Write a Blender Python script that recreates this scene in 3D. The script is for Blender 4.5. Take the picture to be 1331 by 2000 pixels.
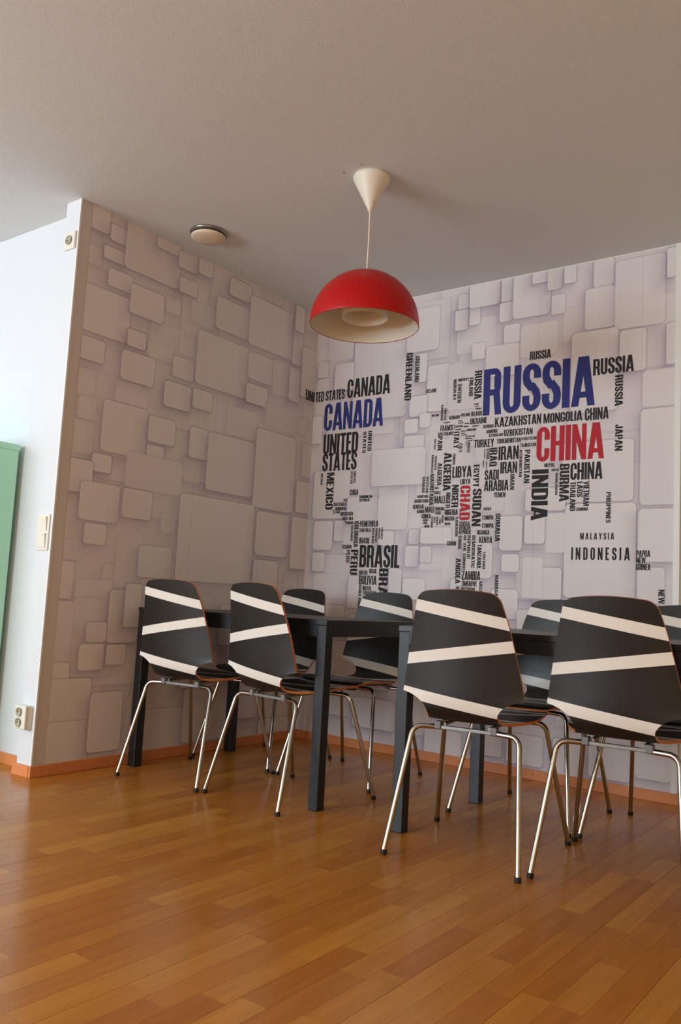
import bpy, math, random
import numpy as np
from mathutils import Matrix, Vector

for o in list(bpy.data.objects):
    bpy.data.objects.remove(o, do_unlink=True)
S = bpy.context.scene
COL = S.collection
random.seed(7)

# ------------------------------------------------------------------ camera
H = 2.6                      # room height
WB = 2.165                   # width of the papered back wall
ST_ = .105                   # thickness of that wall
LL = 1.79                    # length of the papered left wall
FPX = 1638.87
CAM = np.array([3.2248, -4.0035, 0.8160])
YAW, PITCH, ROLL = -0.63944, 0.10675, 0.05294

def basis():
    cy, sy = math.cos(YAW), math.sin(YAW)
    ct, st = math.cos(PITCH), math.sin(PITCH)
    F = np.array([sy*ct, cy*ct, st]); R = np.array([cy, -sy, 0.0]); U = np.cross(R, F)
    c, s = math.cos(ROLL), math.sin(ROLL)
    return F, R*c + U*s, U*c - R*s
BF, BR, BU = basis()
def on_plane(px, axis, val):
    d = BF + BR*(px[0]-665.5)/FPX - BU*(px[1]-1000)/FPX
    return CAM + d*((val-CAM[axis])/d[axis])
def to_px(P):
    d = np.asarray(P, float) - CAM
    z = d @ BF
    return np.stack([665.5+FPX*(d@BR)/z, 1000-FPX*(d@BU)/z, z], -1)

cd = bpy.data.cameras.new('camera')
cam = bpy.data.objects.new('camera', cd); COL.objects.link(cam)
cd.sensor_fit = 'HORIZONTAL'; cd.sensor_width = 36.0; cd.lens = FPX/1331*36.0
cd.clip_start = 0.05
m = Matrix.Identity(4)
for i in range(3):
    m[i][0], m[i][1], m[i][2], m[i][3] = BR[i], BU[i], -BF[i], CAM[i]
cam.matrix_world = m
S.camera = cam

# ------------------------------------------------------------------ light
world = bpy.data.worlds.new('daylight'); S.world = world; world.use_nodes = True
bg = world.node_tree.nodes['Background']
bg.inputs[0].default_value = (0.75, 0.85, 1.0, 1); bg.inputs[1].default_value = 0.6

def area(name, loc, target, sx, sy, power, color):
    l = bpy.data.lights.new(name, 'AREA'); l.shape = 'RECTANGLE'; l.size = sx; l.size_y = sy
    l.energy = power; l.color = color
    o = bpy.data.objects.new(name, l); COL.objects.link(o)
    o.location = loc
    o.rotation_euler = (Vector(target)-Vector(loc)).to_track_quat('-Z', 'Y').to_euler()
    return o
# daylight entering through the window in the far left wall and the one behind
area('window_daylight', (-3.28, -4.6, 1.55), (0, -4.6, 1.55), 2.5, 1.6, 20, (0.70, 0.86, 1.0))
area('rear_left_daylight', (-.7, -6.68, 1.55), (-.7, 0, 1.55), 2.6, 1.5, 200, (0.79, 0.91, 1.0))
area('rear_right_daylight', (3.4, -6.68, 1.55), (3.4, 0, 1.55), 1.4, 1.5, 32, (1.0, 0.76, 0.46))

S.view_settings.view_transform = 'Standard'; S.view_settings.look = 'None'
S.view_settings.gamma = 1.0; S.view_settings.use_curve_mapping = False
S.view_settings.exposure = -0.13

# ------------------------------------------------------------------ materials
def lin(c):
    return tuple(((v/255)/12.92 if v/255 <= .04045 else ((v/255+.055)/1.055)**2.4) for v in c) + (1.0,)
def new_mat(name):
    mt = bpy.data.materials.new(name); mt.use_nodes = True
    return mt, mt.node_tree, mt.node_tree.nodes['Principled BSDF']
def plain(name, col, rough=.5, metal=0, bump=0, bscale=200, spec=None, coat=0, var=0):
    mt, nt, b = new_mat(name)
    b.inputs['Base Color'].default_value = lin(col)
    b.inputs['Roughness'].default_value = rough
    b.inputs['Metallic'].default_value = metal
    if spec is not None: b.inputs['Specular IOR Level'].default_value = spec
    if coat: b.inputs['Coat Weight'].default_value = coat
    if bump or var:
        tc = nt.nodes.new('ShaderNodeTexCoord'); n = nt.nodes.new('ShaderNodeTexNoise')
        n.inputs['Scale'].default_value = bscale; n.inputs['Detail'].default_value = 3
        nt.links.new(tc.outputs['Object'], n.inputs['Vector'])
        if bump:
            bp = nt.nodes.new('ShaderNodeBump'); bp.inputs['Strength'].default_value = bump
            bp.inputs['Distance'].default_value = .002
            nt.links.new(n.outputs['Fac'], bp.inputs['Height']); nt.links.new(bp.outputs[0], b.inputs['Normal'])
        if var:
            mr = nt.nodes.new('ShaderNodeMapRange'); mr.inputs[3].default_value = 1-var; mr.inputs[4].default_value = 1+var
            mx = nt.nodes.new('ShaderNodeMixRGB'); mx.blend_type = 'MULTIPLY'; mx.inputs[0].default_value = 1
            mx.inputs[1].default_value = lin(col)
            nt.links.new(n.outputs['Fac'], mr.inputs[0]); nt.links.new(mr.outputs[0], mx.inputs[2])
            nt.links.new(mx.outputs[0], b.inputs['Base Color'])
    return mt

M = {}
M['ceiling'] = plain('ceiling_paint', (222, 225, 226), .9, bump=.35, bscale=260)
M['white_wall'] = plain('white_wall_paint', (226, 229, 233), .7, bump=.1, bscale=180)
M['cream_wall'] = plain('cream_wall_paint', (226, 222, 214), .8, bump=.1)
M['warm_bounce_wall'] = plain('warm_bounce_wall_paint', (240, 208, 158), .8, bump=.1)
M['edge_paint'] = plain('grey_white_wall_edge', (212, 203, 198), .8)
M['trim'] = plain('white_trim', (240, 240, 238), .45)
M['chrome'] = plain('chrome', (180, 177, 172), .08, 1.0)
M['rail'] = plain('grey_steel', (150, 150, 146), .35, .8)
M['rubber'] = plain('black_rubber', (14, 14, 14), .6)
M['clip'] = plain('grey_plastic', (120, 122, 122), .45)
M['table_black'] = plain('black_brown_laminate', (27, 25, 25), .38, bump=.05, bscale=300)
M['table_frame'] = plain('black_lacquered_steel', (26, 28, 31), .42)
M['red'] = plain('red_enamel', (186, 7, 9), .36, spec=.4)
M['lamp_white'] = plain('lamp_white_enamel', (236, 230, 214), .45)
M['cord'] = plain('white_cord', (236, 226, 216), .5)
M['plastic'] = plain('white_plastic', (238, 234, 222), .35)
M['plastic_dark'] = plain('socket_recess', (176, 172, 152), .5)
M['hole'] = plain('dark_hole', (40, 38, 34), .8)
M['vent'] = plain('cream_vent_enamel', (232, 214, 188), .5)
M['green'] = plain('mint_green_lacquer', (184, 240, 212), .45)
M['ink_black'] = plain('black_print', (38, 36, 39), .75)
M['ink_blue'] = plain('blue_print', (42, 50, 124), .75)
M['ink_red'] = plain('red_print', (186, 36, 52), .75)
M['steel_screw'] = plain('screw_steel', (210, 205, 195), .3, 1.0)
M['window_frame'] = plain('window_frame_white', (236, 236, 236), .5)

def wood_mat(name, island, base, dark, light):
    mt, nt, b = new_mat(name); N = nt.nodes.new; L = nt.links.new
    geo = N('ShaderNodeNewGeometry'); 
    rnd = geo.outputs['Random Per Island'] if island else N('ShaderNodeObjectInfo').outputs['Random']
    tc = N('ShaderNodeNewGeometry')
    off = N('ShaderNodeVectorMath'); off.operation = 'ADD'
    cmb = N('ShaderNodeCombineXYZ'); ml = N('ShaderNodeMath'); ml.operation = 'MULTIPLY'; ml.inputs[1].default_value = 37
    L(rnd, ml.inputs[0]); L(ml.outputs[0], cmb.inputs[2]); L(tc.outputs['Position'], off.inputs[0]); L(cmb.outputs[0], off.inputs[1])
    mp = N('ShaderNodeMapping'); mp.inputs['Scale'].default_value = (45, 3.2, 1); L(off.outputs[0], mp.inputs[0])
    no = N('ShaderNodeTexNoise'); no.inputs['Scale'].default_value = 1; no.inputs['Detail'].default_value = 5; L(mp.outputs[0], no.inputs[0])
    cr = N('ShaderNodeValToRGB'); e = cr.color_ramp.elements
    e[0].color = lin(dark); e[1].color = lin(light); e.new(.5).color = lin(base)
    e[0].position = 0; e[2].position = 1
    L(rnd, cr.inputs[0])
    mr = N('ShaderNodeMapRange'); mr.inputs[1].default_value = .3; mr.inputs[2].default_value = .7
    mr.inputs[3].default_value = .88; mr.inputs[4].default_value = 1.08; L(no.outputs[0], mr.inputs[0])
    mx = N('ShaderNodeMixRGB'); mx.blend_type = 'MULTIPLY'; mx.inputs[0].default_value = 1
    L(cr.outputs[0], mx.inputs[1]); L(mr.outputs[0], mx.inputs[2]); L(mx.outputs[0], b.inputs['Base Color'])
    n2 = N('ShaderNodeTexNoise'); n2.inputs['Scale'].default_value = 5; L(tc.outputs['Position'], n2.inputs[0])
    r2 = N('ShaderNodeMapRange'); r2.inputs[3].default_value = .16; r2.inputs[4].default_value = .30
    L(n2.outputs[0], r2.inputs[0]); L(r2.outputs[0], b.inputs['Roughness'])
    b.inputs['Specular IOR Level'].default_value = .5
    bp = N('ShaderNodeBump'); bp.inputs['Strength'].default_value = .05; bp.inputs['Distance'].default_value = .001
    L(no.outputs[0], bp.inputs['Height']); L(bp.outputs[0], b.inputs['Normal'])
    return mt
FL = ((187, 117, 40), (174, 103, 32), (199, 133, 52))
M['strip'] = wood_mat('beech_strip', False, *FL)
M['strip_far'] = wood_mat('beech_strip_far', True, *FL)
M['floor_base'] = plain('floor_joint', (132, 82, 36), .7)
M['base_wood'] = plain('beech_skirting', (222, 140, 86), .45, var=.10, bscale=6)
M['ply_edge'] = plain('beech_ply_edge', (196, 122, 66), .5, var=.08, bscale=60)

def stripe_mat(name, front):
    mt, nt, b = new_mat(name); N = nt.nodes.new; L = nt.links.new
    tc = N('ShaderNodeTexCoord'); sp = N('ShaderNodeSeparateXYZ'); L(tc.outputs['Object'], sp.inputs[0])
    def mth(op, a, c):
        n = N('ShaderNodeMath'); n.operation = op
        for i, v in enumerate((a, c)):
            if isinstance(v, (int, float)): n.inputs[i].default_value = v
            else: L(v, n.inputs[i])
        return n.outputs[0]
    X, Y, Z = sp.outputs
    sg = -1 if front else 1
    def band(axis, lo, hi, slope_lo, slope_hi):
        # inside where lo + slope_lo*x < axis < hi + slope_hi*x
        a = mth('GREATER_THAN', axis, mth('MULTIPLY_ADD', X, slope_lo*sg) if False else mth('ADD', mth('MULTIPLY', X, slope_lo*sg), lo))
        c = mth('LESS_THAN', axis, mth('ADD', mth('MULTIPLY', X, slope_hi*sg), hi))
        return mth('MULTIPLY', a, c)
    tot = band(Z, .779, .817, -.161, -.161)
    for bd in ((.653, .691, .169, .171), (.482, .521, -.124, -.121)):
        tot = mth('MAXIMUM', tot, band(Z, *bd))
    if front:
        low = mth('LESS_THAN', Z, .474)
        for bd in ((.135, .158, .16, .16), (.035, .056, -.20, -.20), (-.055, -.030, .16, .16), (-.135, -.112, -.16, -.16)):
            tot = mth('MAXIMUM', tot, mth('MULTIPLY', band(Y, *bd), low))
    n = N('ShaderNodeTexNoise'); n.inputs['Scale'].default_value = 12
    mp = N('ShaderNodeMapping'); mp.inputs['Scale'].default_value = (1, 1, 6); L(tc.outputs['Object'], mp.inputs[0]); L(mp.outputs[0], n.inputs[0])
    mx = N('ShaderNodeMixRGB'); mx.inputs[1].default_value = lin((27, 26, 25)); mx.inputs[2].default_value = lin((238, 233, 224))
    L(tot, mx.inputs[0]); L(mx.outputs[0], b.inputs['Base Color'])
    rr = N('ShaderNodeMapRange'); rr.inputs[3].default_value = .34; rr.inputs[4].default_value = .44
    L(n.outputs[0], rr.inputs[0]); L(rr.outputs[0], b.inputs['Roughness'])
    return mt
M['shell_front'] = stripe_mat('shell_front_black_white_bands', True)
M['shell_back'] = stripe_mat('shell_back_black_white_bands', False)

def paper_mat():
    mt, nt, b = new_mat('printed_wallpaper')
    at = nt.nodes.new('ShaderNodeVertexColor'); at.layer_name = 'print'
    nt.links.new(at.outputs[0], b.inputs['Base Color'])
    b.inputs['Roughness'].default_value = .6; b.inputs['Specular IOR Level'].default_value = .3
    tc = nt.nodes.new('ShaderNodeTexCoord'); n = nt.nodes.new('ShaderNodeTexNoise'); n.inputs['Scale'].default_value = 220
    bp = nt.nodes.new('ShaderNodeBump'); bp.inputs['Strength'].default_value = .12; bp.inputs['Distance'].default_value = .001
    nt.links.new(tc.outputs['Object'], n.inputs['Vector']); nt.links.new(n.outputs['Fac'], bp.inputs['Height'])
    nt.links.new(bp.outputs[0], b.inputs['Normal'])
    return mt
M['paper'] = paper_mat()

# ------------------------------------------------------------------ mesh helpers
class MB:
    def __init__(self): self.v = []; self.f = []; self.mi = []; self.sm = []
    def add(self, vs, fs, mi=0, smooth=False):
        o = len(self.v); self.v += [tuple(map(float, p)) for p in vs]
        for q in fs: self.f.append([o+i for i in q]); self.mi.append(mi); self.sm.append(smooth)
        return self
    def box(self, x0, y0, z0, x1, y1, z1, bev=0, mi=0):
        if bev <= 0:
            vs = [(x, y, z) for z in (z0, z1) for y in (y0, y1) for x in (x0, x1)]
            fs = [(0, 2, 3, 1), (4, 5, 7, 6), (0, 1, 5, 4), (2, 6, 7, 3), (0, 4, 6, 2), (1, 3, 7, 5)]
            return self.add(vs, fs, mi)
        import bmesh
        bm = bmesh.new(); bmesh.ops.create_cube(bm, size=1)
        for v in bm.verts:
            v.co = ((x0+x1)/2+v.co.x*(x1-x0), (y0+y1)/2+v.co.y*(y1-y0), (z0+z1)/2+v.co.z*(z1-z0))
        bmesh.ops.bevel(bm, geom=bm.edges[:], offset=bev, segments=2, affect='EDGES', profile=.5)
        bm.verts.index_update()
        self.add([v.co[:] for v in bm.verts], [[v.index for v in q.verts] for q in bm.faces], mi)
        bm.free(); return self
    def tube(self, pts, r, n=12, cap=True, mi=0):
        P = [Vector(p) for p in pts]; rings = []
        t0 = (P[1]-P[0]).normalized(); a = t0.orthogonal().normalized()
        for i, p in enumerate(P):
            t = ((P[min(i+1, len(P)-1)]-P[i]).normalized()+(P[i]-P[max(i-1, 0)]).normalized()).normalized()
            a = (a - t*a.dot(t)).normalized(); b = t.cross(a)
            rr = r[i] if isinstance(r, (list, tuple)) else r
            rings.append([p + (a*math.cos(2*math.pi*k/n)+b*math.sin(2*math.pi*k/n))*rr for k in range(n)])
        vs = [q for ring in rings for q in ring]
        fs = [(i*n+k, i*n+(k+1) % n, (i+1)*n+(k+1) % n, (i+1)*n+k) for i in range(len(P)-1) for k in range(n)]
        self.add(vs, fs, mi, True)
        if cap:
            self.add(rings[0], [list(range(n))[::-1]], mi); self.add(rings[-1], [list(range(n))], mi)
        return self
    def lathe(self, prof, c=(0, 0, 0), n=48, mi=0, smooth=True):
        vs = [(c[0]+r*math.cos(2*math.pi*k/n), c[1]+r*math.sin(2*math.pi*k/n), c[2]+z) for r, z in prof for k in range(n)]
        fs = [(i*n+k, i*n+(k+1) % n, (i+1)*n+(k+1) % n, (i+1)*n+k) for i in range(len(prof)-1) for k in range(n)]
        return self.add(vs, fs, mi, smooth)
    def mesh(self, name, mats):
        me = bpy.data.meshes.new(name); me.from_pydata(self.v, [], self.f)
        for mm in (mats if isinstance(mats, list) else [mats]): me.materials.append(mm)
        me.polygons.foreach_set('material_index', self.mi); me.polygons.foreach_set('use_smooth', self.sm)
        me.update(); return me
    def build(self, name, mats, parent=None):
        return link(name, self.mesh(name, mats), parent)
def link(name, me, parent=None):
    o = bpy.data.objects.new(name, me); COL.objects.link(o)
    if parent is not None: o.parent = parent
    return o
def tag(o, label, cat, group=None):
    o['label'] = label; o['category'] = cat
    if group: o['group'] = group
    return o
def struct(o, label=None):
    o['kind'] = 'structure'
    if label: o['label'] = label
    return o
def thing(name, label, cat, loc=(0, 0, 0), rz=0, group=None):
    o = bpy.data.objects.new(name, None); COL.objects.link(o); o.empty_display_size = .1
    o.location = loc; o.rotation_euler = (0, 0, rz)
    return tag(o, label, cat, group)
def copy_tree(o, parent=None):
    c = o.copy(); COL.objects.link(c)
    if parent is not None: c.parent = parent
    for ch in list(o.children): copy_tree(ch, c)
    return c
def fillet(pts, r, n=6):
    out = [Vector(pts[0])]
    for i in range(1, len(pts)-1):
        p, a, b = Vector(pts[i]), Vector(pts[i-1]), Vector(pts[i+1])
        u = (a-p).normalized(); w = (b-p).normalized(); ang = u.angle(w); d = r/math.tan(ang/2)
        cdir = (u+w).normalized(); c = p+cdir*(r/math.sin(ang/2)); s = p+u*d; e = p+w*d
        va, vb = s-c, e-c; th = va.angle(vb)
        for k in range(n+1):
            t = k/n
            out.append(c+(va*math.sin((1-t)*th)+vb*math.sin(t*th))/math.sin(th))
    out.append(Vector(pts[-1])); return out

# ------------------------------------------------------------------ room shell
X0, X1, Y0 = -3.3, 4.5, -6.7          # far extents of the room
struct(MB().box(X0, Y0, H, X1, .12, H+.1).build('ceiling', M['ceiling']))
fl = struct(MB().box(X0, Y0, -.12, X1, .12, -.0125).build('floor', M['floor_base']))
wall_back = struct(MB().box(-ST_, 0, -.0125, X1, .12, H).build('wall_back', M['cream_wall']), 'back wall papered with a word map of the world over printed white squares')
wall_left = struct(MB().box(-ST_, -LL, -.0125, 0, 0, H).build('wall_left', [M['edge_paint']]), 'short side wall papered with printed white rounded squares')
# bright end face of the short wall
MB().box(-ST_-.0002, -LL-.003, 0, -.001, -LL, H).build('end_face', M['white_wall'], wall_left)
RY = -1.705
struct(MB().box(X0, RY, -.0125, -ST_, RY+.12, H).build('wall_recess', M['white_wall']), 'white painted wall beside the papered wall')
struct(MB().box(X1, Y0, -.0125, X1+.12, .12, H).build('wall_right', M['warm_bounce_wall']))  # out-of-view wall, set close and tinted to bounce warm light onto wall_left
# wall behind the camera with window_2
def holed(name, axis, pos, th, a0, a1, h0, h1, lo, hi):
    b = MB()
    def bx(p, q, z0, z1):
        if axis == 0: b.box(pos, p, z0, pos+th, q, z1)
        else: b.box(p, pos, z0, q, pos+th, z1)
    bx(lo, a0, -.0125, H); bx(a1, hi, -.0125, H); bx(a0, a1, -.0125, h0); bx(a0, a1, h1, H)
    return struct(b.build(name, M['white_wall' if axis == 0 else 'cream_wall']))
holed('wall_window', 0, X0-.12, .12, -5.85, -3.35, .75, 2.35, Y0, RY+.12)
holed('wall_rear', 1, Y0-.12, .12, 2.7, 4.1, .8, 2.3, 1.2, X1)
holed('wall_rear_left', 1, Y0-.12, .12, -2.0, .6, .8, 2.3, X0, 1.2)
w = MB()
for y in (-5.85, -5.05, -4.2, -3.4): w.box(X0-.1, y, .75, X0-.04, y+.05, 2.35)
for z in (.75, 2.3): w.box(X0-.1, -5.85, z, X0-.04, -3.35, z+.05)
struct(w.build('window_1', M['window_frame']))
w = MB()
for x in (2.7, 3.38, 4.05): w.box(x, Y0-.1, .8, x+.05, Y0-.04, 2.3)
for z in (.8, 2.25): w.box(2.7, Y0-.1, z, 4.1, Y0-.04, z+.05)
struct(w.build('window_2', M['window_frame']))
w = MB()
for x in (-2.0, -.72, .55): w.box(x, Y0-.1, .8, x+.05, Y0-.04, 2.3)
for z in (.8, 2.25): w.box(-2.0, Y0-.1, z, .6, Y0-.04, z+.05)
struct(w.build('window_3', M['window_frame']))

# skirting boards and trims
BH = .048
struct(MB().box(0, -LL-.014, 0, .014, 0, BH, .002).build('baseboard_left', M['base_wood']))
struct(MB().box(.014, -.014, 0, X1, 0, BH, .002).build('baseboard_back', M['base_wood']))
struct(MB().box(-ST_-.014, -LL-.017, 0, 0, -LL-.003, BH, .002).build('baseboard_end', M['base_wood']))
struct(MB().box(X0, RY-.014, 0, -ST_-.014, RY, BH, .002).build('baseboard_recess', M['base_wood']))
struct(MB().box(-.006, -LL-.005, BH, .003, -LL+.004, H, .001).build('trim_1', M['trim']), 'thin white corner bead')
struct(MB().box(WB, -.012, BH, WB+.03, 0, H, .003).build('trim_2', M['trim']), 'white strip at the right end of the wallpaper')
struct(MB().box(.004, -.004, H-.005, WB, 0, H).build('trim_3', M['trim']))
bx = on_plane((1041, 1517), 1, -.014)
tag(MB().lathe([(0, .004), (.004, .003), (.0055, 0)], n=12).build('skirting_screw', M['steel_screw']), 'small shiny screw head in the back wall skirting', 'screw')
sc = bpy.data.objects['skirting_screw']; sc.location = (bx[0], -.014, .028); sc.rotation_euler = (math.pi/2, 0, 0)

# ------------------------------------------------------------------ floor strips (along y)
SW, GAP = .0705, .00022
strips = []
x = 2.43 - SW*3*20
k = 0
rs = random.Random(3)
while x < X1-.03:
    if x > X0:
        y = Y0 + .02 - rs.random()*.4
        while y < 0:
            ln = rs.choice([.28, .36, .44, .52, .60])
            strips.append((x, y, ln)); y += ln
    x += SW
    k += 1
    if k % 3 == 0: x += .0006
def score(s):
    c = to_px([[s[0]+SW/2, s[1]+s[2]/2, 0]])[0]
    if c[2] < .3 or not (-60 < c[0] < 1391 and c[1] < 2080): return -1
    return s[2]/c[2]**3 * (1 if True else 0)
vis = sorted([s for s in strips if score(s) > 0 and s[1]+s[2] <= 0 and s[1] > Y0], key=score, reverse=True)[:295]
vset = set(vis)
smesh = {}
for ln in (.28, .36, .44, .52, .60):
    b = MB(); g = GAP; e = .0002
    x0, x1, y0, y1 = g, SW-g, g, ln-g
    vs = [(x0, y0, -.012), (x1, y0, -.012), (x1, y1, -.012), (x0, y1, -.012),
          (x0, y0, -e), (x1, y0, -e), (x1, y1, -e), (x0, y1, -e),
          (x0+e, y0+e, 0), (x1-e, y0+e, 0), (x1-e, y1-e, 0), (x0+e, y1-e, 0)]
    fs = [(0, 1, 5, 4), (1, 2, 6, 5), (2, 3, 7, 6), (3, 0, 4, 7), (4, 5, 9, 8), (5, 6, 10, 9), (6, 7, 11, 10), (7, 4, 8, 11), (8, 9, 10, 11), (0, 3, 2, 1)]
    b.add(vs, fs); smesh[ln] = b.mesh('floor_strip', M['strip'])
for s in vis:
    o = link('floor_strip', smesh[s[2]], fl); o.location = (s[0], s[1], 0)
b = MB()
for s in strips:
    if s in vset: continue
    y0, y1 = max(s[1]+GAP, Y0), min(s[1]+s[2]-GAP, 0)
    if y1-y0 < .01: continue
    xa, xb = s[0]+GAP, min(s[0]+SW-GAP, X1)
    b.box(xa, y0, -.012, xb, y1, 0)
o = b.build('floor_strips', M['strip_far'], fl); o['kind'] = 'stuff'

# ------------------------------------------------------------------ wallpaper print
L_TILES = '''
178 387 214 460|218 435 248 482|204 477 246 521|252 410 349 567 3|309 452 351 502|351 488 386 537|390 502 415 545|352 539 384 583
375 584 420 647 -|451 540 490 594|425 577 486 666|491 575 574 706 2|213 522 257 575|163 549 250 673 3|257 552 318 634
153 651 202 712|250 640 284 686|290 665 337 711 -|339 693 377 747|227 740 287 800 -|239 681 299 758|388 642 481 780 3|322 741 371 806|378 757 413 806
487 685 533 755|535 701 567 780 -|482 746 521 797|567 715 584 788|576 614 589 717|592 676 614 783|580 585 594 652
137 815 178 890 -|203 778 282 897 3|291 810 340 873|287 867 318 908|248 880 352 970 -|180 883 216 926|124 890 177 965|158 937 229 1023|241 952 294 1017
445 790 500 862 -|520 785 578 850 -|372 832 405 900|408 842 492 973 2|502 835 571 1003 2|592 865 607 935|580 938 606 1005
165 1020 205 1065|230 1040 272 1150 -|272 1064 332 1131|353 962 488 1143 3|502 997 560 1090|495 1092 540 1150|571 1008 598 1113
109 1094 139 1170|148 1130 216 1172 -|145 1167 216 1320 -|102 1173 135 1295 -|215 1151 266 1255|246 1139 272 1225|169 1215 206 1254|155 1258 200 1308|208 1259 243 1297
92 1295 133 1332|90 1328 172 1408|83 1414 168 1484 2|177 1353 232 1463|280 1331 352 1383 -|278 1387 352 1462|355 1270 420 1340|360 1345 440 1440
430 1180 480 1260|450 1265 520 1330|455 1335 500 1400|510 1340 560 1400|540 1170 575 1250|530 1260 570 1330 -|505 1405 560 1445
'''
B_TILES = '''
812 594 877 697 -|894 628 968 683 -|1101 604 1145 662 -|695 660 793 812 2|836 715 878 800|877 712 945 795 -|798 608 857 681|896 577 915 602|890 608 914 643|918 603 938 633
919 552 976 593|981 543 1001 587|977 593 1001 626|1004 538 1075 612 2|1041 528 1075 549|1071 522 1099 563|1103 520 1126 551|1078 578 1104 611|1161 509 1199 556|1144 566 1200 637
1203 512 1299 630 3|1304 485 1320 540|1118 652 1206 800 2|1211 647 1262 722|1302 632 1321 710|1018 637 1090 690 -|985 636 1015 668|950 678 1013 730|923 672 947 700|815 692 833 745
801 775 834 812|820 808 840 834|791 820 816 845|790 852 828 878|1256 725 1321 790 -|1252 800 1321 985 3|1100 866 1237 978 2|1104 985 1240 1172 3|1247 994 1322 1098 2|1245 1108 1298 1180
1027 955 1104 997|1066 1002 1102 1080 -|1025 1006 1064 1062|1010 1090 1050 1170 -|1048 1108 1096 1172|615 921 680 1012|654 1017 671 1057|614 1018 648 1074|611 1079 633 1116|613 1120 678 1170 -
672 1020 700 1080 -|679 972 738 1020|741 948 795 1034 2|740 1037 769 1066|799 1034 819 1063|822 1030 881 1062|792 1066 817 1107|821 1067 842 1099|820 1100 866 1114 -|787 1129 829 1172
760 1110 783 1160|681 1125 700 1188|774 920 797 944|728 880 829 945 2|656 712 690 760|623 708 641 737|622 742 640 812 -|612 815 628 866|977 1008 1019 1075|1021 1088 1058 1170 -|980 1082 1013 1117
840 860 905 930 -|850 940 900 1000 -|930 820 1010 900 -|640 830 690 905 -|645 640 690 700 -|905 1060 960 1130|880 1130 940 1180|960 1150 1010 1210
620 1180 670 1240|680 1200 740 1260|640 1250 700 1330|710 1290 760 1350|800 1180 850 1250 -|1010 1190 1060 1240|620 1340 680 1400|690 1360 770 1430|830 1420 900 1490|920 1420 980 1480|990 1430 1060 1500|1080 1440 1140 1520|1150 1450 1230 1530|1240 1440 1310 1530
'''
def raster(w, h, tiles, seed, seams, step=.005):
    nx, nz = int(round(w/step))+1, int(round(h/step))+1
    U, Z = np.meshgrid(np.linspace(0, w, nx), np.linspace(0, h, nz))
    rg = np.random.default_rng(seed)
    base = np.array(lin((226, 219, 222))[:3])
    img = np.ones((nz, nx, 3))*base
    # broad printed tone drift
    ph = rg.uniform(0, 6.28, 6)
    drift = 1+.035*np.sin(U*4.1+ph[0])*np.sin(Z*3.3+ph[1])+.03*np.sin(U*8.7+ph[2]+Z*2)*np.sin(Z*7.1+ph[3])
    img *= drift[..., None]
    tint = np.array([.66, .61, .72])
    def sd(u0, u1, z0, z1, r):
        cx, cz, hx, hz = (u0+u1)/2, (z0+z1)/2, (u1-u0)/2, (z1-z0)/2
        r = min(r, hx*.9, hz*.9)
        qx, qz = np.abs(U-cx)-hx+r, np.abs(Z-cz)-hz+r
        return np.hypot(np.maximum(qx, 0), np.maximum(qz, 0))+np.minimum(np.maximum(qx, qz), 0)-r
    def ss(a, b, x):
        t = np.clip((x-a)/(b-a), 0, 1); return t*t*(3-2*t)
    for u0, u1, z0, z1, lv in tiles:
        r = min(.024, .09*min(u1-u0, z1-z0)+.006)
        hgt = {0: .35, 1: 1, 2: .9, 3: .75}[lv]*rg.uniform(.75, 1.2)
        # tight dark outline then a soft shadow falling down and to the left
        d = sd(u0, u1, z0, z1, r)
        line = 1-ss(.002, .008, d)
        img *= 1-(line*.27*hgt)[..., None]*(1-tint*.35)*1.6
        for off, blur, a in ((.016, .035, .28), (.046, .10, .28)):
            d2 = sd(u0-off, u1-off*.55, z0-off*.9, z1-off*.7, r)
            soft = 1-ss(-blur*.55, blur*.6, d2)
            img *= 1-(soft*a*hgt)[..., None]*(1-tint)*1.75
        cov = 1-ss(-.0025, .0025, d)
        g = ((U-u0)/(u1-u0)*.5+(Z-z0)/(z1-z0)*.5)
        tone = np.array(lin((233, 227, 228))[:3])*rg.uniform(.965, 1.02)*(1 if lv else .965)
        tcol = tone*(1.0-.05*(1-g)*rg.uniform(.2, 1.4))[..., None]
        hl = np.exp(-((d+.004)/.0028)**2)*.07*(lv > 0)
        tcol = np.clip(tcol*(1+hl[..., None]), 0, .98)
        img = img*(1-cov[..., None])+tcol*cov[..., None]
    for us in seams:      # butt joints between the paper lengths
        img *= (1-.10*np.exp(-((U-us)/.003)**2)+.05*np.exp(-((U-us-.006)/.003)**2))[..., None]
    return nx, nz, np.clip(img, .02, .95)

def parse(txt, axis):
    out = []
    for part in txt.replace('\n', '|').split('|'):
        q = part.split()
        if len(q) < 4: continue
        a = on_plane((float(q[0]), float(q[1])), axis, 0); c = on_plane((float(q[2]), float(q[3])), axis, 0)
        ua, uc = (a[1], c[1]) if axis == 0 else (a[0], c[0])
        lv = 1
        if len(q) > 4: lv = 0 if q[4] == '-' else int(q[4])
        out.append((ua, uc, c[2], a[2], lv))
    return out
def filler(w, h, tiles, seed, n):
    # low, faint squares where the listed ones leave the ground bare
    rg = random.Random(seed); out = []
    for _ in range(4000):
        if len(out) >= n: break
        sz = rg.choice([.10, .13, .17, .22]); u = rg.uniform(-.05, w-.05); z = rg.uniform(-.05, h-.05)
        if all(u+sz < t[0] or u > t[1] or z+sz < t[2] or z > t[3] for t in tiles+out): out.append((u, u+sz, z, z+sz*rg.uniform(.8, 1.1), 0))
    big = []
    for _ in range(34):
        sz = rg.uniform(.25, .5); u = rg.uniform(-.2, w-.1); z = rg.uniform(-.2, h-.1); big.append((u, u+sz, z, z+sz*rg.uniform(.8, 1.15), 0))
    out = big+out
    return out
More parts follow.
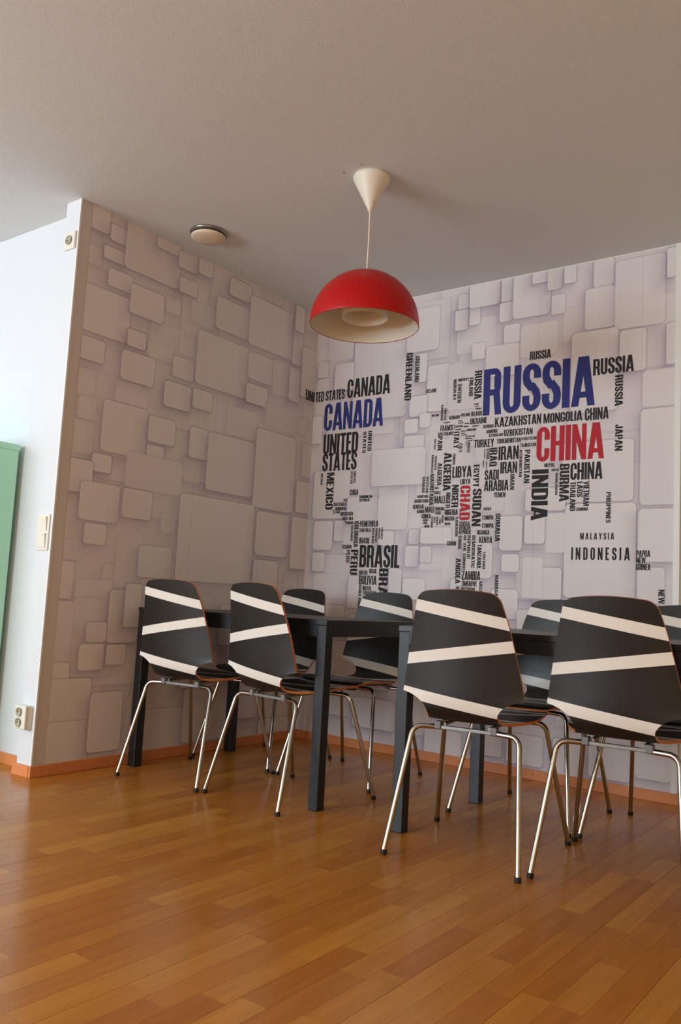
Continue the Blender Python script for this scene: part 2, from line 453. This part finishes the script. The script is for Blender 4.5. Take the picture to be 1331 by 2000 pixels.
def sheet(name, origin, udir, w, h, tiles, seed, parent, seams):
    nx, nz, img = raster(w, h, filler(w, h, tiles, seed+5, 26)+tiles, seed, seams)
    u = np.linspace(0, w, nx); z = np.linspace(0, h, nz)
    UU, ZZ = np.meshgrid(u, z)
    co = np.stack([origin[0]+udir[0]*UU, origin[1]+udir[1]*UU, origin[2]+ZZ], -1).reshape(-1, 3)
    i = np.arange(nx*nz).reshape(nz, nx)
    q = np.stack([i[:-1, :-1], i[:-1, 1:], i[1:, 1:], i[1:, :-1]], -1).reshape(-1, 4)
    me = bpy.data.meshes.new(name); nf = len(q)
    me.vertices.add(len(co)); me.vertices.foreach_set('co', co.ravel().astype(np.float32))
    me.loops.add(nf*4); me.loops.foreach_set('vertex_index', q.ravel().astype(np.int32))
    me.polygons.add(nf); me.polygons.foreach_set('loop_start', np.arange(0, nf*4, 4, dtype=np.int32))
    me.update(calc_edges=True)
    ca = me.color_attributes.new('print', 'FLOAT_COLOR', 'POINT')
    ca.data.foreach_set('color', np.concatenate([img.reshape(-1, 3), np.ones((nx*nz, 1))], 1).ravel().astype(np.float32))
    me.materials.append(M['paper'])
    return link(name, me, parent)
PB = .048
# left sheet: u runs along +y from the near edge of the paper to the corner
UL0 = -LL+.062
lt = [(a-UL0, b_-UL0, z0-PB, z1-PB, lv) for a, b_, z0, z1, lv in parse(L_TILES, 0)]
paper_left = sheet('wallpaper', (.0015, UL0, PB), (0, 1), -UL0-.0015, H-PB, lt, 11, wall_left, [on_plane((397, 700), 0, 0)[1]-UL0, on_plane((397, 700), 0, 0)[1]-UL0+.53])
bt = [(a, b_, z0-PB, z1-PB, lv) for a, b_, z0, z1, lv in parse(B_TILES, 1)]
paper_back = sheet('wallpaper', (0.0015, -.0015, PB), (1, 0), WB-.0015, H-PB, bt, 21, wall_back, [.42, .95, 1.48, 2.01])

# ------------------------------------------------------------------ lettering
def rc(x0, y0, x1, y1): return [(x0, y0), (x1, y0), (x1, y1), (x0, y1)]
def ring(cx, cy, ro, so, ri, si, a0, a1, n=8):
    out = []
    for k in range(n):
        a, c = math.radians(a0+(a1-a0)*k/n), math.radians(a0+(a1-a0)*(k+1)/n)
        out.append([(cx+ri*math.cos(a), cy+si*math.sin(a)), (cx+ro*math.cos(a), cy+so*math.sin(a)),
                    (cx+ro*math.cos(c), cy+so*math.sin(c)), (cx+ri*math.cos(c), cy+si*math.sin(c))])
    return out
T, HB, W0 = .182, .13, .47
R_ = W0/2; RI = R_-T; RV = .22
def top_arc(): return ring(R_, 1-RV, R_, RV, RI, RV-HB, 0, 180)
def bot_arc(): return ring(R_, RV, R_, RV, RI, RV-HB, 180, 360)
LS = rc(0, RV, T, 1-RV); RS = rc(W0-T, RV, W0, 1-RV)
def bowl(x1, y0, y1, r=.17):
    return ([rc(T*.8, y0, x1-r, y0+HB), rc(T*.8, y1-HB, x1-r, y1), rc(x1-T, y0+r, x1, y1-r)] +
            ring(x1-r, y1-r, r, r, max(r-T, .005), r-HB, 0, 90, 5)+ring(x1-r, y0+r, r, r, max(r-T, .005), r-HB, 270, 360, 5))
ST = rc(0, 0, T, 1)
GL = {
 'A': (.56, [[(0, 0), (.172, 0), (.35, 1), (.155, 1)], [(.388, 0), (.56, 0), (.405, 1), (.21, 1)], rc(.12, .17, .43, .29)]),
 'B': (W0, [ST]+bowl(W0, 0, .56)+bowl(W0-.015, .45, 1)),
 'C': (W0, top_arc()+bot_arc()+[LS, rc(W0-T, .62, W0, 1-RV), rc(W0-T, RV, W0, .38)]),
 'D': (W0, [ST]+bowl(W0, 0, 1, .2)),
 'E': (.37, [ST, rc(0, 0, .36, HB), rc(0, 1-HB, .36, 1), rc(0, .445, .33, .445+HB)]),
 'F': (.36, [ST, rc(0, 1-HB, .36, 1), rc(0, .43, .32, .43+HB)]),
 'G': (W0, top_arc()+bot_arc()+[LS, rc(W0-T, .64, W0, 1-RV), rc(W0-T, .05, W0, .5), rc(R_, .38, W0, .5)]),
 'H': (W0+.02, [ST, rc(W0+.02-T, 0, W0+.02, 1), rc(0, .44, W0, .57)]),
 'I': (T, [ST]),
 'J': (.40, ring(.2, RV, .2, RV, .04, RV-HB, 180, 360)+[rc(.40-T, RV, .40, 1), rc(0, RV, .16, .36)]),
 'K': (.52, [ST, [(T*.8, .42), (T*.8, .62), (.34, 1), (.51, 1)], [(.16, .50), (.30, .66), (.53, 0), (.36, 0)]]),
 'L': (.34, [ST, rc(0, 0, .34, HB)]),
 'M': (.64, [rc(0, 0, .145, 1), rc(.495, 0, .64, 1), [(.05, 1), (.20, 1), (.385, 0), (.255, 0)], [(.44, 1), (.59, 1), (.385, 0), (.255, 0)]]),
 'N': (W0+.03, [rc(0, 0, .16, 1), rc(W0+.03-.16, 0, W0+.03, 1), [(0, 1), (.165, 1), (W0+.03, 0), (W0-.135, 0)]]),
 'O': (W0, top_arc()+bot_arc()+[LS, RS]),
 'P': (W0-.01, [ST]+bowl(W0-.01, .40, 1)),
 'Q': (W0, top_arc()+bot_arc()+[LS, RS, [(.26, .20), (.36, .26), (.52, -.03), (.40, -.06)]]),
 'R': (W0+.02, [ST]+bowl(W0, .42, 1)+[[(.27, .47), (W0-.03, .50), (W0+.03, 0), (W0-.14, 0)]]),
 'S': (W0-.01, top_arc()+bot_arc()+[rc(0, .70, T, 1-RV), rc(W0-T, RV, W0, .32), rc(W0-T, .68, W0, 1-RV), rc(0, RV, T, .33),
        [(0, .70), (T, .70), (W0-T+.03, .47), (R_-.06, .42)], [(0, .70), (R_-.06, .43), (W0-T, .30), (.03, .57)],
        [(W0, .31), (W0-T, .31), (T-.03, .55), (R_+.06, .60)], [(W0, .31), (W0-.03, .43), (R_+.06, .60), (.2, .5)]]),
 'T': (.43, [rc(.133, 0, .133+T, 1), rc(0, 1-HB-.01, .43, 1)]),
 'U': (W0, bot_arc()+[rc(0, RV, T, 1), rc(W0-T, RV, W0, 1)]),
 'V': (.54, [[(0, 1), (.165, 1), (.34, 0), (.20, 0)], [(.375, 1), (.54, 1), (.34, 0), (.20, 0)]]),
 'W': (.78, [[(0, 1), (.15, 1), (.28, 0), (.14, 0)], [(.31, 1), (.46, 1), (.28, 0), (.14, 0)], [(.32, 1), (.47, 1), (.64, 0), (.50, 0)], [(.63, 1), (.78, 1), (.64, 0), (.50, 0)]]),
 'X': (.53, [[(0, 0), (.165, 0), (.52, 1), (.355, 1)], [(0.01, 1), (.175, 1), (.53, 0), (.365, 0)]]),
 'Y': (.52, [rc(.18, 0, .18+T, .45), [(0, 1), (.165, 1), (.345, .40), (.18, .40)], [(.355, 1), (.52, 1), (.345, .40), (.18, .40)]]),
 'Z': (.43, [rc(0, 0, .43, HB), rc(0, 1-HB, .43, 1), [(0, HB), (.18, HB), (.43, 1-HB), (.25, 1-HB)]]),
}
def word_polys(txt, track=.042):
    x = 0; polys = []
    for ch in txt:
        if ch == ' ': x += .2; continue
        wd, ps = GL[ch]
        for k, p in enumerate(ps): polys.append((k, [(x+a, b_) for a, b_ in p]))
        x += wd+track
    return x-track, polys
def put_word(txt, ink, u0, z0, u1, z1, vert, wall='b', track=.042):
    wd, polys = word_polys(txt, track)
    b = MB(); e = .0024
    u0, u1, z0, z1 = min(u0, u1), max(u0, u1), min(z0, z1), max(z0, z1)
    for k, p in polys:
        vs = []; e = .0024+k*3e-5
        for a, h in p:
            if vert: u, z = u0+h*(u1-u0), z1-a/wd*(z1-z0)
            else: u, z = u0+a/wd*(u1-u0), z0+h*(z1-z0)
            vs.append((u, -e, z) if wall == 'b' else (e, u, z))
        b.add(vs, [list(range(len(vs)))])
    o = b.build('printed_word', M[ink], paper_back if wall == 'b' else paper_left)
    if ink != 'ink_black': o['label'] = ('large ' if abs(z1-z0) > .12 else '')+ink[4:]+' printed word '+txt
    return o
# each line: crop origin and scale, then  word x y (bottom left)  x y (top right); v = reads downwards
WORDS = {
 (580, 660, 3.503): '''CANADA 345 415 645 245|CANADA 185 640 600 405 B|UNITED 180 800 425 640|STATES 175 915 415 775|UNITED 485 775 518 635 v|STATES 450 790 480 640 v
  GREENLAND 738 432 797 100 v|GREENLAND 808 305 845 122 v|ICELAND 888 380 957 345''',
 (830, 660, 2.657): '''RUSSIA 547 117 657 57|RUSSIA 302 405 889 88 B|RUSSIA 875 197 1089 85|RUSSIA 987 355 1032 190 v|RUSSIA 257 320 300 168 v|FINLAND 230 305 255 205 v
  NORWAY 175 228 232 205|NORWAY 147 325 168 215 v|SWEDEN 170 338 194 237 v|KAZAKHSTAN 365 465 607 392|MONGOLIA 617 445 820 375|CHINA 832 430 957 355|CHINA 580 645 935 435 R
  JAPAN 988 587 1030 447 v|UZBEKISTAN 412 512 562 465|TURKMENISTAN 375 550 500 515|KYRGYZSTAN 503 533 582 510|TAJIKISTAN 497 568 580 542|TURKEY 257 572 362 522
  GEORGIA 305 470 360 447|ARMENIA 320 497 380 472|AZERBAIJAN 333 515 407 493|IRAN 383 635 490 557|IRAN 393 705 482 640|UKRAINE 237 450 325 410|BELARUS 242 408 300 378
  POLAND 190 410 237 388|GERMANY 128 425 187 400|IRELAND 38 410 75 395|FRANCE 82 485 150 450|FRANCE 98 508 152 485|SPAIN 67 585 95 490 v|ITALY 150 575 182 485 v|ITALY 178 595 198 545 v
  UNITED 101 428 115 366 v|KINGDOM 84 430 99 347 v|NEPAL 622 672 677 648|BHUTAN 660 692 697 678|CHINA 757 738 925 640|ESTONIA 256 349 282 338|LATVIA 260 360 281 351|LITHUANIA 265 373 295 362''',
 (780, 780, 4.754): '''PORTUGAL 325 472 345 367 v|ALGERIA 407 852 492 492 v|ALGERIA 352 803 402 590 v|MOROCCO 298 690 325 518 v|MOROCCO 330 657 353 525 v|TUNISIA 498 610 527 500 v
  LIBYA 495 730 678 615|LIBYA 570 790 665 735|EGYPT 688 815 750 605 v|NIGER 487 1005 557 793 v|NIGER 432 1010 480 865 v|MAURITANIA 280 985 330 695 v|WESTERN 248 870 278 715 v|SAHARA 213 870 245 717 v
  MAURITANIA 170 917 275 887|MAURITANIA 145 962 275 925|SENEGAL 128 1018 238 975|MALI 328 968 427 895|MALI 330 883 387 850|MALI 333 835 370 812|SADI 795 752 930 650|ARABIA 790 855 1020 745|YEMEN 880 912 990 860
  OMAN 1030 840 1075 693 v|PAKISTAN 1160 780 1220 467 v|AFGHANISTAN 1113 722 1148 465 v|SYRIA 810 560 845 457 v|LEBANON 790 545 803 460 v|JORDAN 808 648 821 570 v|ISRAEL 778 632 793 567 v|IRAQ 840 625 915 447 v
  ERITREA 785 1032 858 1003|GREECE 634 497 663 393 v|BELGIUM 418 225 475 207|AUSTRIA 523 265 595 237|ROMANIA 633 297 720 267|HUNGARY 600 262 648 242|SLOVENIA 525 290 580 272|MOLDOVA 683 257 745 239
  BULGARIA 650 350 707 332|CROATIA 577 303 627 286|CZECH 552 208 590 193|REPUBLIC 552 227 602 211|SLOVAKIA 610 232 655 216|BOSNIA 577 322 618 309|SERBIA 580 341 640 326|KOSOVO 616 356 650 344|MONTENEGRO 628 370 680 357|MACEDONIA 637 388 688 376
  ALBANIA 622 430 633 385 v|SWITZERLAND 509 282 520 232 v|CYPRUS 616 372 640 360''',
 (580, 900, 4.754): '''MEXICO 222 227 247 117 v|MEXICO 265 455 353 108 v|UNITED 527 205 553 95 v|STATES 500 215 525 97 v|CUBA 495 322 575 265|DOMINICAN 585 350 703 317|REPUBLIC 583 380 680 350
  BELIZE 438 378 475 352|GUATEMALA 343 423 467 385|HONDURAS 358 462 467 427|EL 337 493 355 452|SALVADOR 358 490 403 464|NICARAGUA 408 512 527 472|COSTA RICA 425 552 527 520|PANAMA 455 588 528 560
  COLOMBIA 527 803 580 560 v|COLOMBIA 500 748 528 598 v|VENEZUELA 587 612 762 555|VENEZUELA 582 663 692 628|GUYANA 697 770 725 625 v|SURINAME 728 757 752 625 v|FRENCH 783 730 805 620 v|GUIANA 760 725 780 622 v
  BRASIL 580 768 680 713|ECUADOR 425 817 512 780|PERU 458 945 497 828 v|PERU 495 1058 573 825 v|BRASIL 580 988 962 783|BRASIL 673 1045 745 1003|BOLIVIA 580 1058 660 1018|BRASIL 748 1440 853 1000 v
  BOLIVIA 578 1148 745 1068|BOLIVIA 613 1202 693 1162|PARAGUAY 617 1245 740 1210|CHILE CHILE 568 1375 605 1155 v|ARGENTINA 613 1300 740 1258''',
 (780, 980, 4.754): '''CHAD 561 172 667 -152 v R|SUDAN 675 228 770 -122 v|MALI 243 103 330 42|GAMBIA 167 107 238 73|BURKINA 338 83 425 48|FASO 338 120 388 86|NIGERIA 425 125 548 68|NIGERIA 423 177 518 135
  GUINEA 210 158 297 112|SIERRA 222 184 272 162|LEONE 222 208 262 187|LIBERIA 235 240 285 215|COTE 320 200 342 140 v|IVOIRE 295 245 318 138 v|GHANA 345 218 368 140 v|TOGO 372 208 392 150 v|BENIN 395 195 415 127 v|NIGERIA 425 217 480 193
  CAMEROON 520 322 553 143 v|CENTRAL 560 225 663 182|AFRICAN 558 262 665 222|REPUBLIC 555 303 670 262|UGANDA 723 307 843 262|KENYA 745 383 867 322|ETHIOPIA 775 168 880 125|ETHIOPIA 772 243 880 200
  SOMALIA 890 370 945 108 v|CONGO 547 440 585 315 v|GABON 447 408 532 365|OF THE CONGO 590 635 628 312 v|REPUBLIC 630 530 668 312 v|DEMOCRATIC 670 613 712 312 v|TANZANIA 722 620 770 395 v|TANZANIA 775 627 806 460 v
  ANGOLA 520 760 575 525 v|ZAMBIA 583 725 757 645|ZIMBABWE 580 783 725 738|MOZAMBIQUE 735 1050 773 740 v|BOTSWANA 577 830 708 795|NAMIBIA 520 935 565 787 v|MADAGASCAR 883 1000 925 682 v''',
 (1020, 860, 4.28): '''INDIA 75 670 225 240 v|BANGLADESH 278 458 303 272 v|BURMA 312 513 400 195 v|THAILAND 400 592 452 345 v|LAOS 460 475 513 345 v|VIETNAM 512 550 567 340 v|CAMBODIA 455 590 555 560
  PHILIPPINES 703 690 747 432 v|MALAYSIA 488 830 772 772 s|INDONESIA 413 998 905 897 s|PAPUA 958 975 1075 920|NEW 957 1028 1037 978|GUINEA 955 1085 1078 1035|NEW ZEALAND 1138 1620 1195 1250 v''',
}
for (ox, oy, sc_), txt in WORDS.items():
    for part in txt.replace('\n', '|').split('|'):
        q = part.split()
        if not q: continue
        i = 0
        while not q[i].lstrip('-').isdigit(): i += 1
        wtxt = ' '.join(q[:i]); n = [float(v) for v in q[i:i+4]]; fl_ = q[i+4:]
        a = on_plane((ox+n[0]/sc_, oy+n[1]/sc_), 1, 0); c = on_plane((ox+n[2]/sc_, oy+n[3]/sc_), 1, 0)
        put_word(wtxt, 'ink_blue' if 'B' in fl_ else 'ink_red' if 'R' in fl_ else 'ink_black', a[0], a[2], c[0], c[2], 'v' in fl_, 'b', .3 if 's' in fl_ else .042)
# the paper turns the corner inside the words UNITED STATES
a = on_plane((618, 786), 1, 0); c = on_plane((675, 759), 1, 0)
put_word('TED STATES', 'ink_black', .008, a[2], c[0], c[2], False)
put_word('UNI', 'ink_black', on_plane((597, 773), 0, 0)[1], a[2], -.006, c[2], False, 'l')

# ------------------------------------------------------------------ tables
def make_table(label, loc, rz, tl=.5438, tw=.3203):
    t = thing('dining_table', label, 'table', loc, rz, 'black dining tables')
    ex, ey, hz = tl+.025, tw+.025, .742
    MB().box(-ex, -ey, hz-.022, ex, ey, hz, .002).build('tabletop', M['table_black'], t)
    g = .023
    for s in (-1, 1):
        MB().box(-tl+g, s*(tw+.012)-.011, hz-.068, tl-g, s*(tw+.012)+.011, hz-.022).build('apron', M['table_frame'], t)
        MB().box(s*(tl+.012)-.011, -tw+g, hz-.068, s*(tl+.012)+.011, tw-g, hz-.022).build('apron', M['table_frame'], t)
        for q in (-1, 1):
            MB().box(s*tl-g, q*tw-g, 0, s*tl+g, q*tw+g, hz-.022, .0025).build('leg', M['table_frame'], t)
    return t
make_table('black dining table standing against the side wall with squares', (.6219, -.9714, 0), -.0034)
ua = .0311
ux, uy = 1.5627, -1.3097
make_table('black dining table standing away from the side wall, beyond the gap', (ux+.5438*math.cos(ua)-.3203*math.sin(ua), uy+.5438*math.sin(ua)+.3203*math.cos(ua), 0), ua)

# ------------------------------------------------------------------ chairs
def catmull(P, n):
    P = [np.array(p, float) for p in P]; P = [2*P[0]-P[1]]+P+[2*P[-1]-P[-2]]; out = []
    for i in range(1, len(P)-2):
        for k in range(n):
            t = k/n; a, b_, c, d = P[i-1:i+3]
            out.append(.5*((2*b_)+(c-a)*t+(2*a-5*b_+4*c-d)*t*t+(3*b_-a-3*c+d)*t**3))
    out.append(P[-2]); return np.array(out)
def sstep(a, b_, x):
    t = min(max((x-a)/(b_-a), 0), 1); return t*t*(3-2*t)
def shell_mesh():
    prof = catmull([(.232, .440), (.215, .451), (.17, .456), (.10, .454), (.0, .446), (-.07, .441), (-.12, .441), (-.160, .449), (-.187, .469), (-.202, .500), (-.211, .545), (-.225, .66), (-.248, .78), (-.270, .877)], 40)
    sl = np.concatenate([[0], np.cumsum(np.hypot(*np.diff(prof, axis=0).T))]); tot = sl[-1]
    def at(s): return np.array([np.interp(s, sl, prof[:, 0]), np.interp(s, sl, prof[:, 1])])
    zs = lambda z: float(np.interp(z, prof[330:, 1], sl[330:]))
    s_back = zs(.528); s_seat = float(np.interp(.125, -prof[:, 0][:330], sl[:330])); sc = (s_back+s_seat)/2; sa = (s_back-s_seat)/2; sl_ = sc-float(np.interp(-.02, -prof[:, 0][:330], sl[:330]))
    ss = sorted(set([0, .002, .005, .009, .014, .02, .028, .037, .047]+list(np.linspace(.06, s_seat-.02, 22))+list(np.linspace(s_seat-.015, s_back+.012, 44))+list(np.linspace(s_back+.02, tot-.045, 22))+[tot-v for v in (.037, .028, .02, .014, .009, .005, .002, 0)]))
    def hw(s):
        if s < sc:
            h = .178+.026*math.sin(min(s/.25, 1)*math.pi/2)
            r = .05
            if s < r: h = h-r+math.sqrt(max(r*r-(r-s)**2, 0))
        else:
            zz = at(s)[1]
            h = float(np.interp(zz, [.5, .533, .60, .68, .76, .84, .88], [.211, .210, .199, .184, .167, .149, .139]))
            r = .028; d = tot-s
            if d < r: h = h-r+math.sqrt(max(r*r-(r-d)**2, 0))
        if s >= sc:
            q = (s-sc)/sa
            if q < 1: h = h+(.122-h)*(1-q*q)**.62
        else:
            h = h+(.122-h)*(1-sstep(0, 1, (sc-s)/sl_))
        return h
    n = 18; fr = []; bk = []
    th = .0095
    for s in ss:
        p = at(s); t = at(min(s+.004, tot))-at(max(s-.004, 0)); t /= np.linalg.norm(t); nn = np.array([t[1], -t[0]])
        h = max(hw(s), .01); wb = sstep(.44, .56, p[1]) if p[0] < 0 else 0
        for k in range(n+1):
            xx = -h+2*h*k/n
            q = p.copy(); q[0] += wb*.022*(xx/.2)**2; q[1] += (1-wb)*.006*(xx/.2)**2
            if wb > .9: q[1] -= sstep(tot-.12, tot, s)*.011*(xx/.13)**2
            f_, g_ = q+nn*th/2, q-nn*th/2
            fr.append((xx, f_[0], f_[1])); bk.append((xx, g_[0], g_[1]))
    b = MB(); w_ = n+1; m_ = len(ss)
    b.add(fr, [(i*w_+k, i*w_+k+1, (i+1)*w_+k+1, (i+1)*w_+k) for i in range(m_-1) for k in range(n)], 0, True)
    b.add(bk, [(i*w_+k+1, i*w_+k, (i+1)*w_+k, (i+1)*w_+k+1) for i in range(m_-1) for k in range(n)], 1, True)
    o = m_*w_
    rim = [k for k in range(w_)]+[i*w_+n for i in range(1, m_)]+[(m_-1)*w_+k for k in range(n-1, -1, -1)]+[i*w_ for i in range(m_-2, 0, -1)]
    ev = [fr[i] for i in rim]+[bk[i] for i in rim]; R = len(rim)
    b.add(ev, [(i, R+i, R+(i+1) % R, (i+1) % R) for i in range(R)], 2, True)
    return b.mesh('seat_shell', [M['shell_front'], M['shell_back'], M['ply_edge']])
SHELL = shell_mesh()
LEGM = {}
RT = .0088
for s in (-1, 1):
    LEGM[('r', s)] = (MB().tube(fillet([(s*.085, -.137, .414), (s*.186, -.152, .412), (s*.226, -.2605, .012)], .038), RT).mesh('leg', M['chrome']),
                      MB().tube([(s*.2268, -.2625, 0), (s*.2262, -.261, .004), (s*.2252, -.2585, .016)], [.0095, .0108, .0102]).mesh('foot', M['rubber']))
    LEGM[('f', s)] = (MB().tube(fillet([(s*.085, .135, .428), (s*.188, .150, .428), (s*.25, .2605, .012)], .038), RT).mesh('leg', M['chrome']),
                      MB().tube([(s*.2508, .2625, 0), (s*.2502, .261, .004), (s*.249, .2585, .016)], [.0095, .0108, .0102]).mesh('foot', M['rubber']))
CB = {'r': MB().box(-.090, -.146, .408, .090, -.128, .420, .002).mesh('crossbar', M['rail']), 'f': MB().box(-.090, .126, .422, .090, .144, .434, .002).mesh('crossbar', M['rail'])}
RAIL = {s: MB().tube([(s*.08, -.135, .424), (s*.08, .135, .434)], .007, 8).mesh('seat_rail', M['rail']) for s in (-1, 1)}
CLIP = {s: MB().box(s*.098-.011, -.152, .408, s*.098+.011, -.122, .4335, .003).mesh('clip', M['clip']) for s in (-1, 1)}
def make_chair():
    t = thing('dining_chair', '', 'chair')
    link('seat_shell', SHELL, t)
    for key, (lm, fm) in LEGM.items():
        l = link('leg', lm, t); link('foot', fm, l)
    link('crossbar', CB['r'], t); link('crossbar', CB['f'], t)
    for s in (-1, 1): link('seat_rail', RAIL[s], t); link('clip', CLIP[s], t)
    return t
chair0 = make_chair()
CH = [  # x, y of the centre between the feet, turn, label
 (.395, -1.205, 6, 'black chair with white bands, back to the room, next to the papered side wall'),
 (.938, -1.195, -7.5, 'black chair with white bands, back to the room, second from the side wall'),
 (1.868, -1.30, 7.5, 'black chair with white bands, back to the room, beside the gap between tables'),
 (2.345, -1.185, 3.5, 'black chair with white bands, back to the room, farthest from the side wall'),
 (.325, -.650, 180, 'black chair with white bands facing the room, nearest the corner of the walls'),
 (.875, -.640, 183, 'black chair with white bands facing the room, below the map word BOLIVIA'),
 (1.797, -.655, 180, 'black chair with white bands facing the room, below the map word INDIA'),
 (2.325, -.620, 180, 'black chair with white bands facing the room, below the map words NEW ZEALAND'),
]
for i, (x, y, a, lab) in enumerate(CH):
    c = chair0 if i == 0 else copy_tree(chair0)
    c.location = (x, y, 0); c.rotation_euler = (0, 0, math.radians(a)); c['label'] = lab; c['category'] = 'chair'
    c['group'] = 'banded plywood chairs around the tables'

# ------------------------------------------------------------------ pendant lamp
LX, LY = 1.266, -1.274
lamp = thing('pendant_lamp', 'red dome pendant lamp with white inside hanging from the ceiling', 'lamp', (LX, LY, 0))
MB().lathe([(.0, 2.6), (.074, 2.6), (.078, 2.592), (.076, 2.582), (.012, 2.458), (.007, 2.444), (0, 2.442)], n=48).build('ceiling_cone', M['lamp_white'], lamp)
MB().tube([(0, 0, 2.45), (.001, 0, 2.3), (-.001, 0, 2.174)], .0034, 8).build('cord', M['cord'], lamp)
RD, ZT, ZR = .226, 2.180, 1.955
prof = [(RD*math.sin(a), ZR+(ZT-ZR)*math.cos(a)) for a in np.linspace(.02, math.pi/2, 28)]
MB().lathe([(0, ZT)]+prof+[(RD, ZR-.004), (RD-.002, ZR-.006), (RD-.0035, ZR-.004)], n=72).build('shade', M['red'], lamp)
pin = [((RD-.0038)*math.sin(a), ZR+(ZT-ZR-.005)*math.cos(a)) for a in np.linspace(.02, math.pi/2, 28)]
MB().lathe([(0, ZT-.005)]+pin+[(RD-.0034, ZR-.0035)], n=72).build('shade_lining', M['lamp_white'], lamp)
dz = 1.985
MB().lathe([(.070, ZT-.045), (.088, 2.10), (.096, 2.03), (.097, dz), (.094, dz-.003), (.091, dz), (.089, 2.03), (.080, 2.09), (.045, 2.125), (0, 2.13)], n=56).build('inner_reflector', M['lamp_white'], lamp)

# ------------------------------------------------------------------ ceiling vent and marks
vent = thing('ceiling_vent', 'round cream air valve on the ceiling near the side wall', 'vent', (.262, -1.235, 0))
MB().lathe([(.066, 2.6), (.092, 2.6), (.094, 2.594), (.090, 2.588), (.074, 2.586), (.068, 2.594), (.066, 2.6)], n=48).build('collar', M['rail'], vent)
MB().lathe([(0, 2.597), (.066, 2.597)], n=32).build('throat', M['hole'], vent)
MB().lathe([(0, 2.580), (.080, 2.582), (.085, 2.577), (.084, 2.570), (.078, 2.566), (.03, 2.562), (0, 2.562)], n=48).build('disc', M['vent'], vent)
MB().tube([(0, 0, 2.578), (0, 0, 2.598)], .008, 10).build('stem', M['rail'], vent)
for k, p in enumerate(((706, 321), (672, 337))):
    q = on_plane(p, 2, H)
    o = MB().lathe([(0, -.001), (.006, -.0015), (.008, 0)], n=14).build('ceiling_plug', M['plastic_dark'])
    o.location = (q[0], q[1], H)
    tag(o, ('small filled screw hole behind the white lamp cone on the ceiling', 'small filled screw hole beside the white lamp cone on the ceiling')[k], 'plug', 'filled holes by the lamp')

# ------------------------------------------------------------------ sockets and switches on the wall end
EY = -LL-.003
sk = thing('wall_socket', 'single white socket high on the white wall end', 'socket', (-.050, EY, 2.405))
MB().box(-.040, -.012, -.042, .040, 0, .042, .004).build('cover_plate', M['plastic'], sk)
def rec(name, parent, x, z, r, y=-.012):
    o = MB().lathe([(r, .0015), (r-.002, .0022), (r-.004, 0), (r-.005, -.004), (0, -.004)], n=32).build(name, M['plastic_dark'], parent)
    o.location = (x, y-.0045, z); o.rotation_euler = (math.pi/2, 0, 0)
    for s in (-1, 1):
        h = MB().lathe([(0, .0012), (.0032, .0012)], n=10).build('pin_hole', M['hole'], o); h.location = (s*.0095, 0, -.0045)
rec('recess', sk, 0, 0, .022)
sw = thing('light_switch', 'pair of white rocker switches stacked on the white wall end', 'switch', (-.056, EY, 1.055))
MB().box(-.042, -.009, -.080, .042, 0, .080, .003).build('cover_plate', M['plastic'], sw)
for z in (-.037, .037):
    o = MB().add([(-.030, 0, -.032), (.030, 0, -.032), (.030, 0, .032), (-.030, 0, .032), (-.030, -.004, -.032), (.030, -.004, -.032), (.030, -.010, .032), (-.030, -.010, .032)],
                 [(0, 1, 2, 3), (4, 5, 6, 7), (0, 1, 5, 4), (1, 2, 6, 5), (2, 3, 7, 6), (3, 0, 4, 7)]).build('rocker', M['plastic'], sw)
    o.location = (0, -.009, z)
ds = thing('double_socket', 'white double socket box low on the white wall end', 'socket', (-.058, EY, .25))
MB().box(-.040, -.038, -.050, .040, 0, .050, .005).build('housing', M['plastic'], ds)
for z in (-.022, .022): rec('recess', ds, -.004, z, .0195, -.038)

# ------------------------------------------------------------------ green cabinet
gc = thing('green_cabinet', 'mint green cabinet standing against the white wall', 'cabinet', (-.80, RY-.016-.20, 0))
MB().box(-.40, -.20, .06, .398, .185, 1.455, .003).build('carcass', M['green'], gc)
MB().box(-.41, -.21, 1.455, .40, .19, 1.485, .003).build('top_board', M['green'], gc)
MB().box(-.38, -.18, 0, .38, .17, .06).build('plinth', M['green'], gc)
for s in (0, 1):
    d = MB().box(-.395+s*.397, -.218, .08, -.003+s*.397+.0, -.2, 1.44, .003).build('door', M['green'], gc)
    MB().box(-.05+s*.09, -.236, .80, -.04+s*.09, -.218, .92, .002).build('handle', M['chrome'], d)
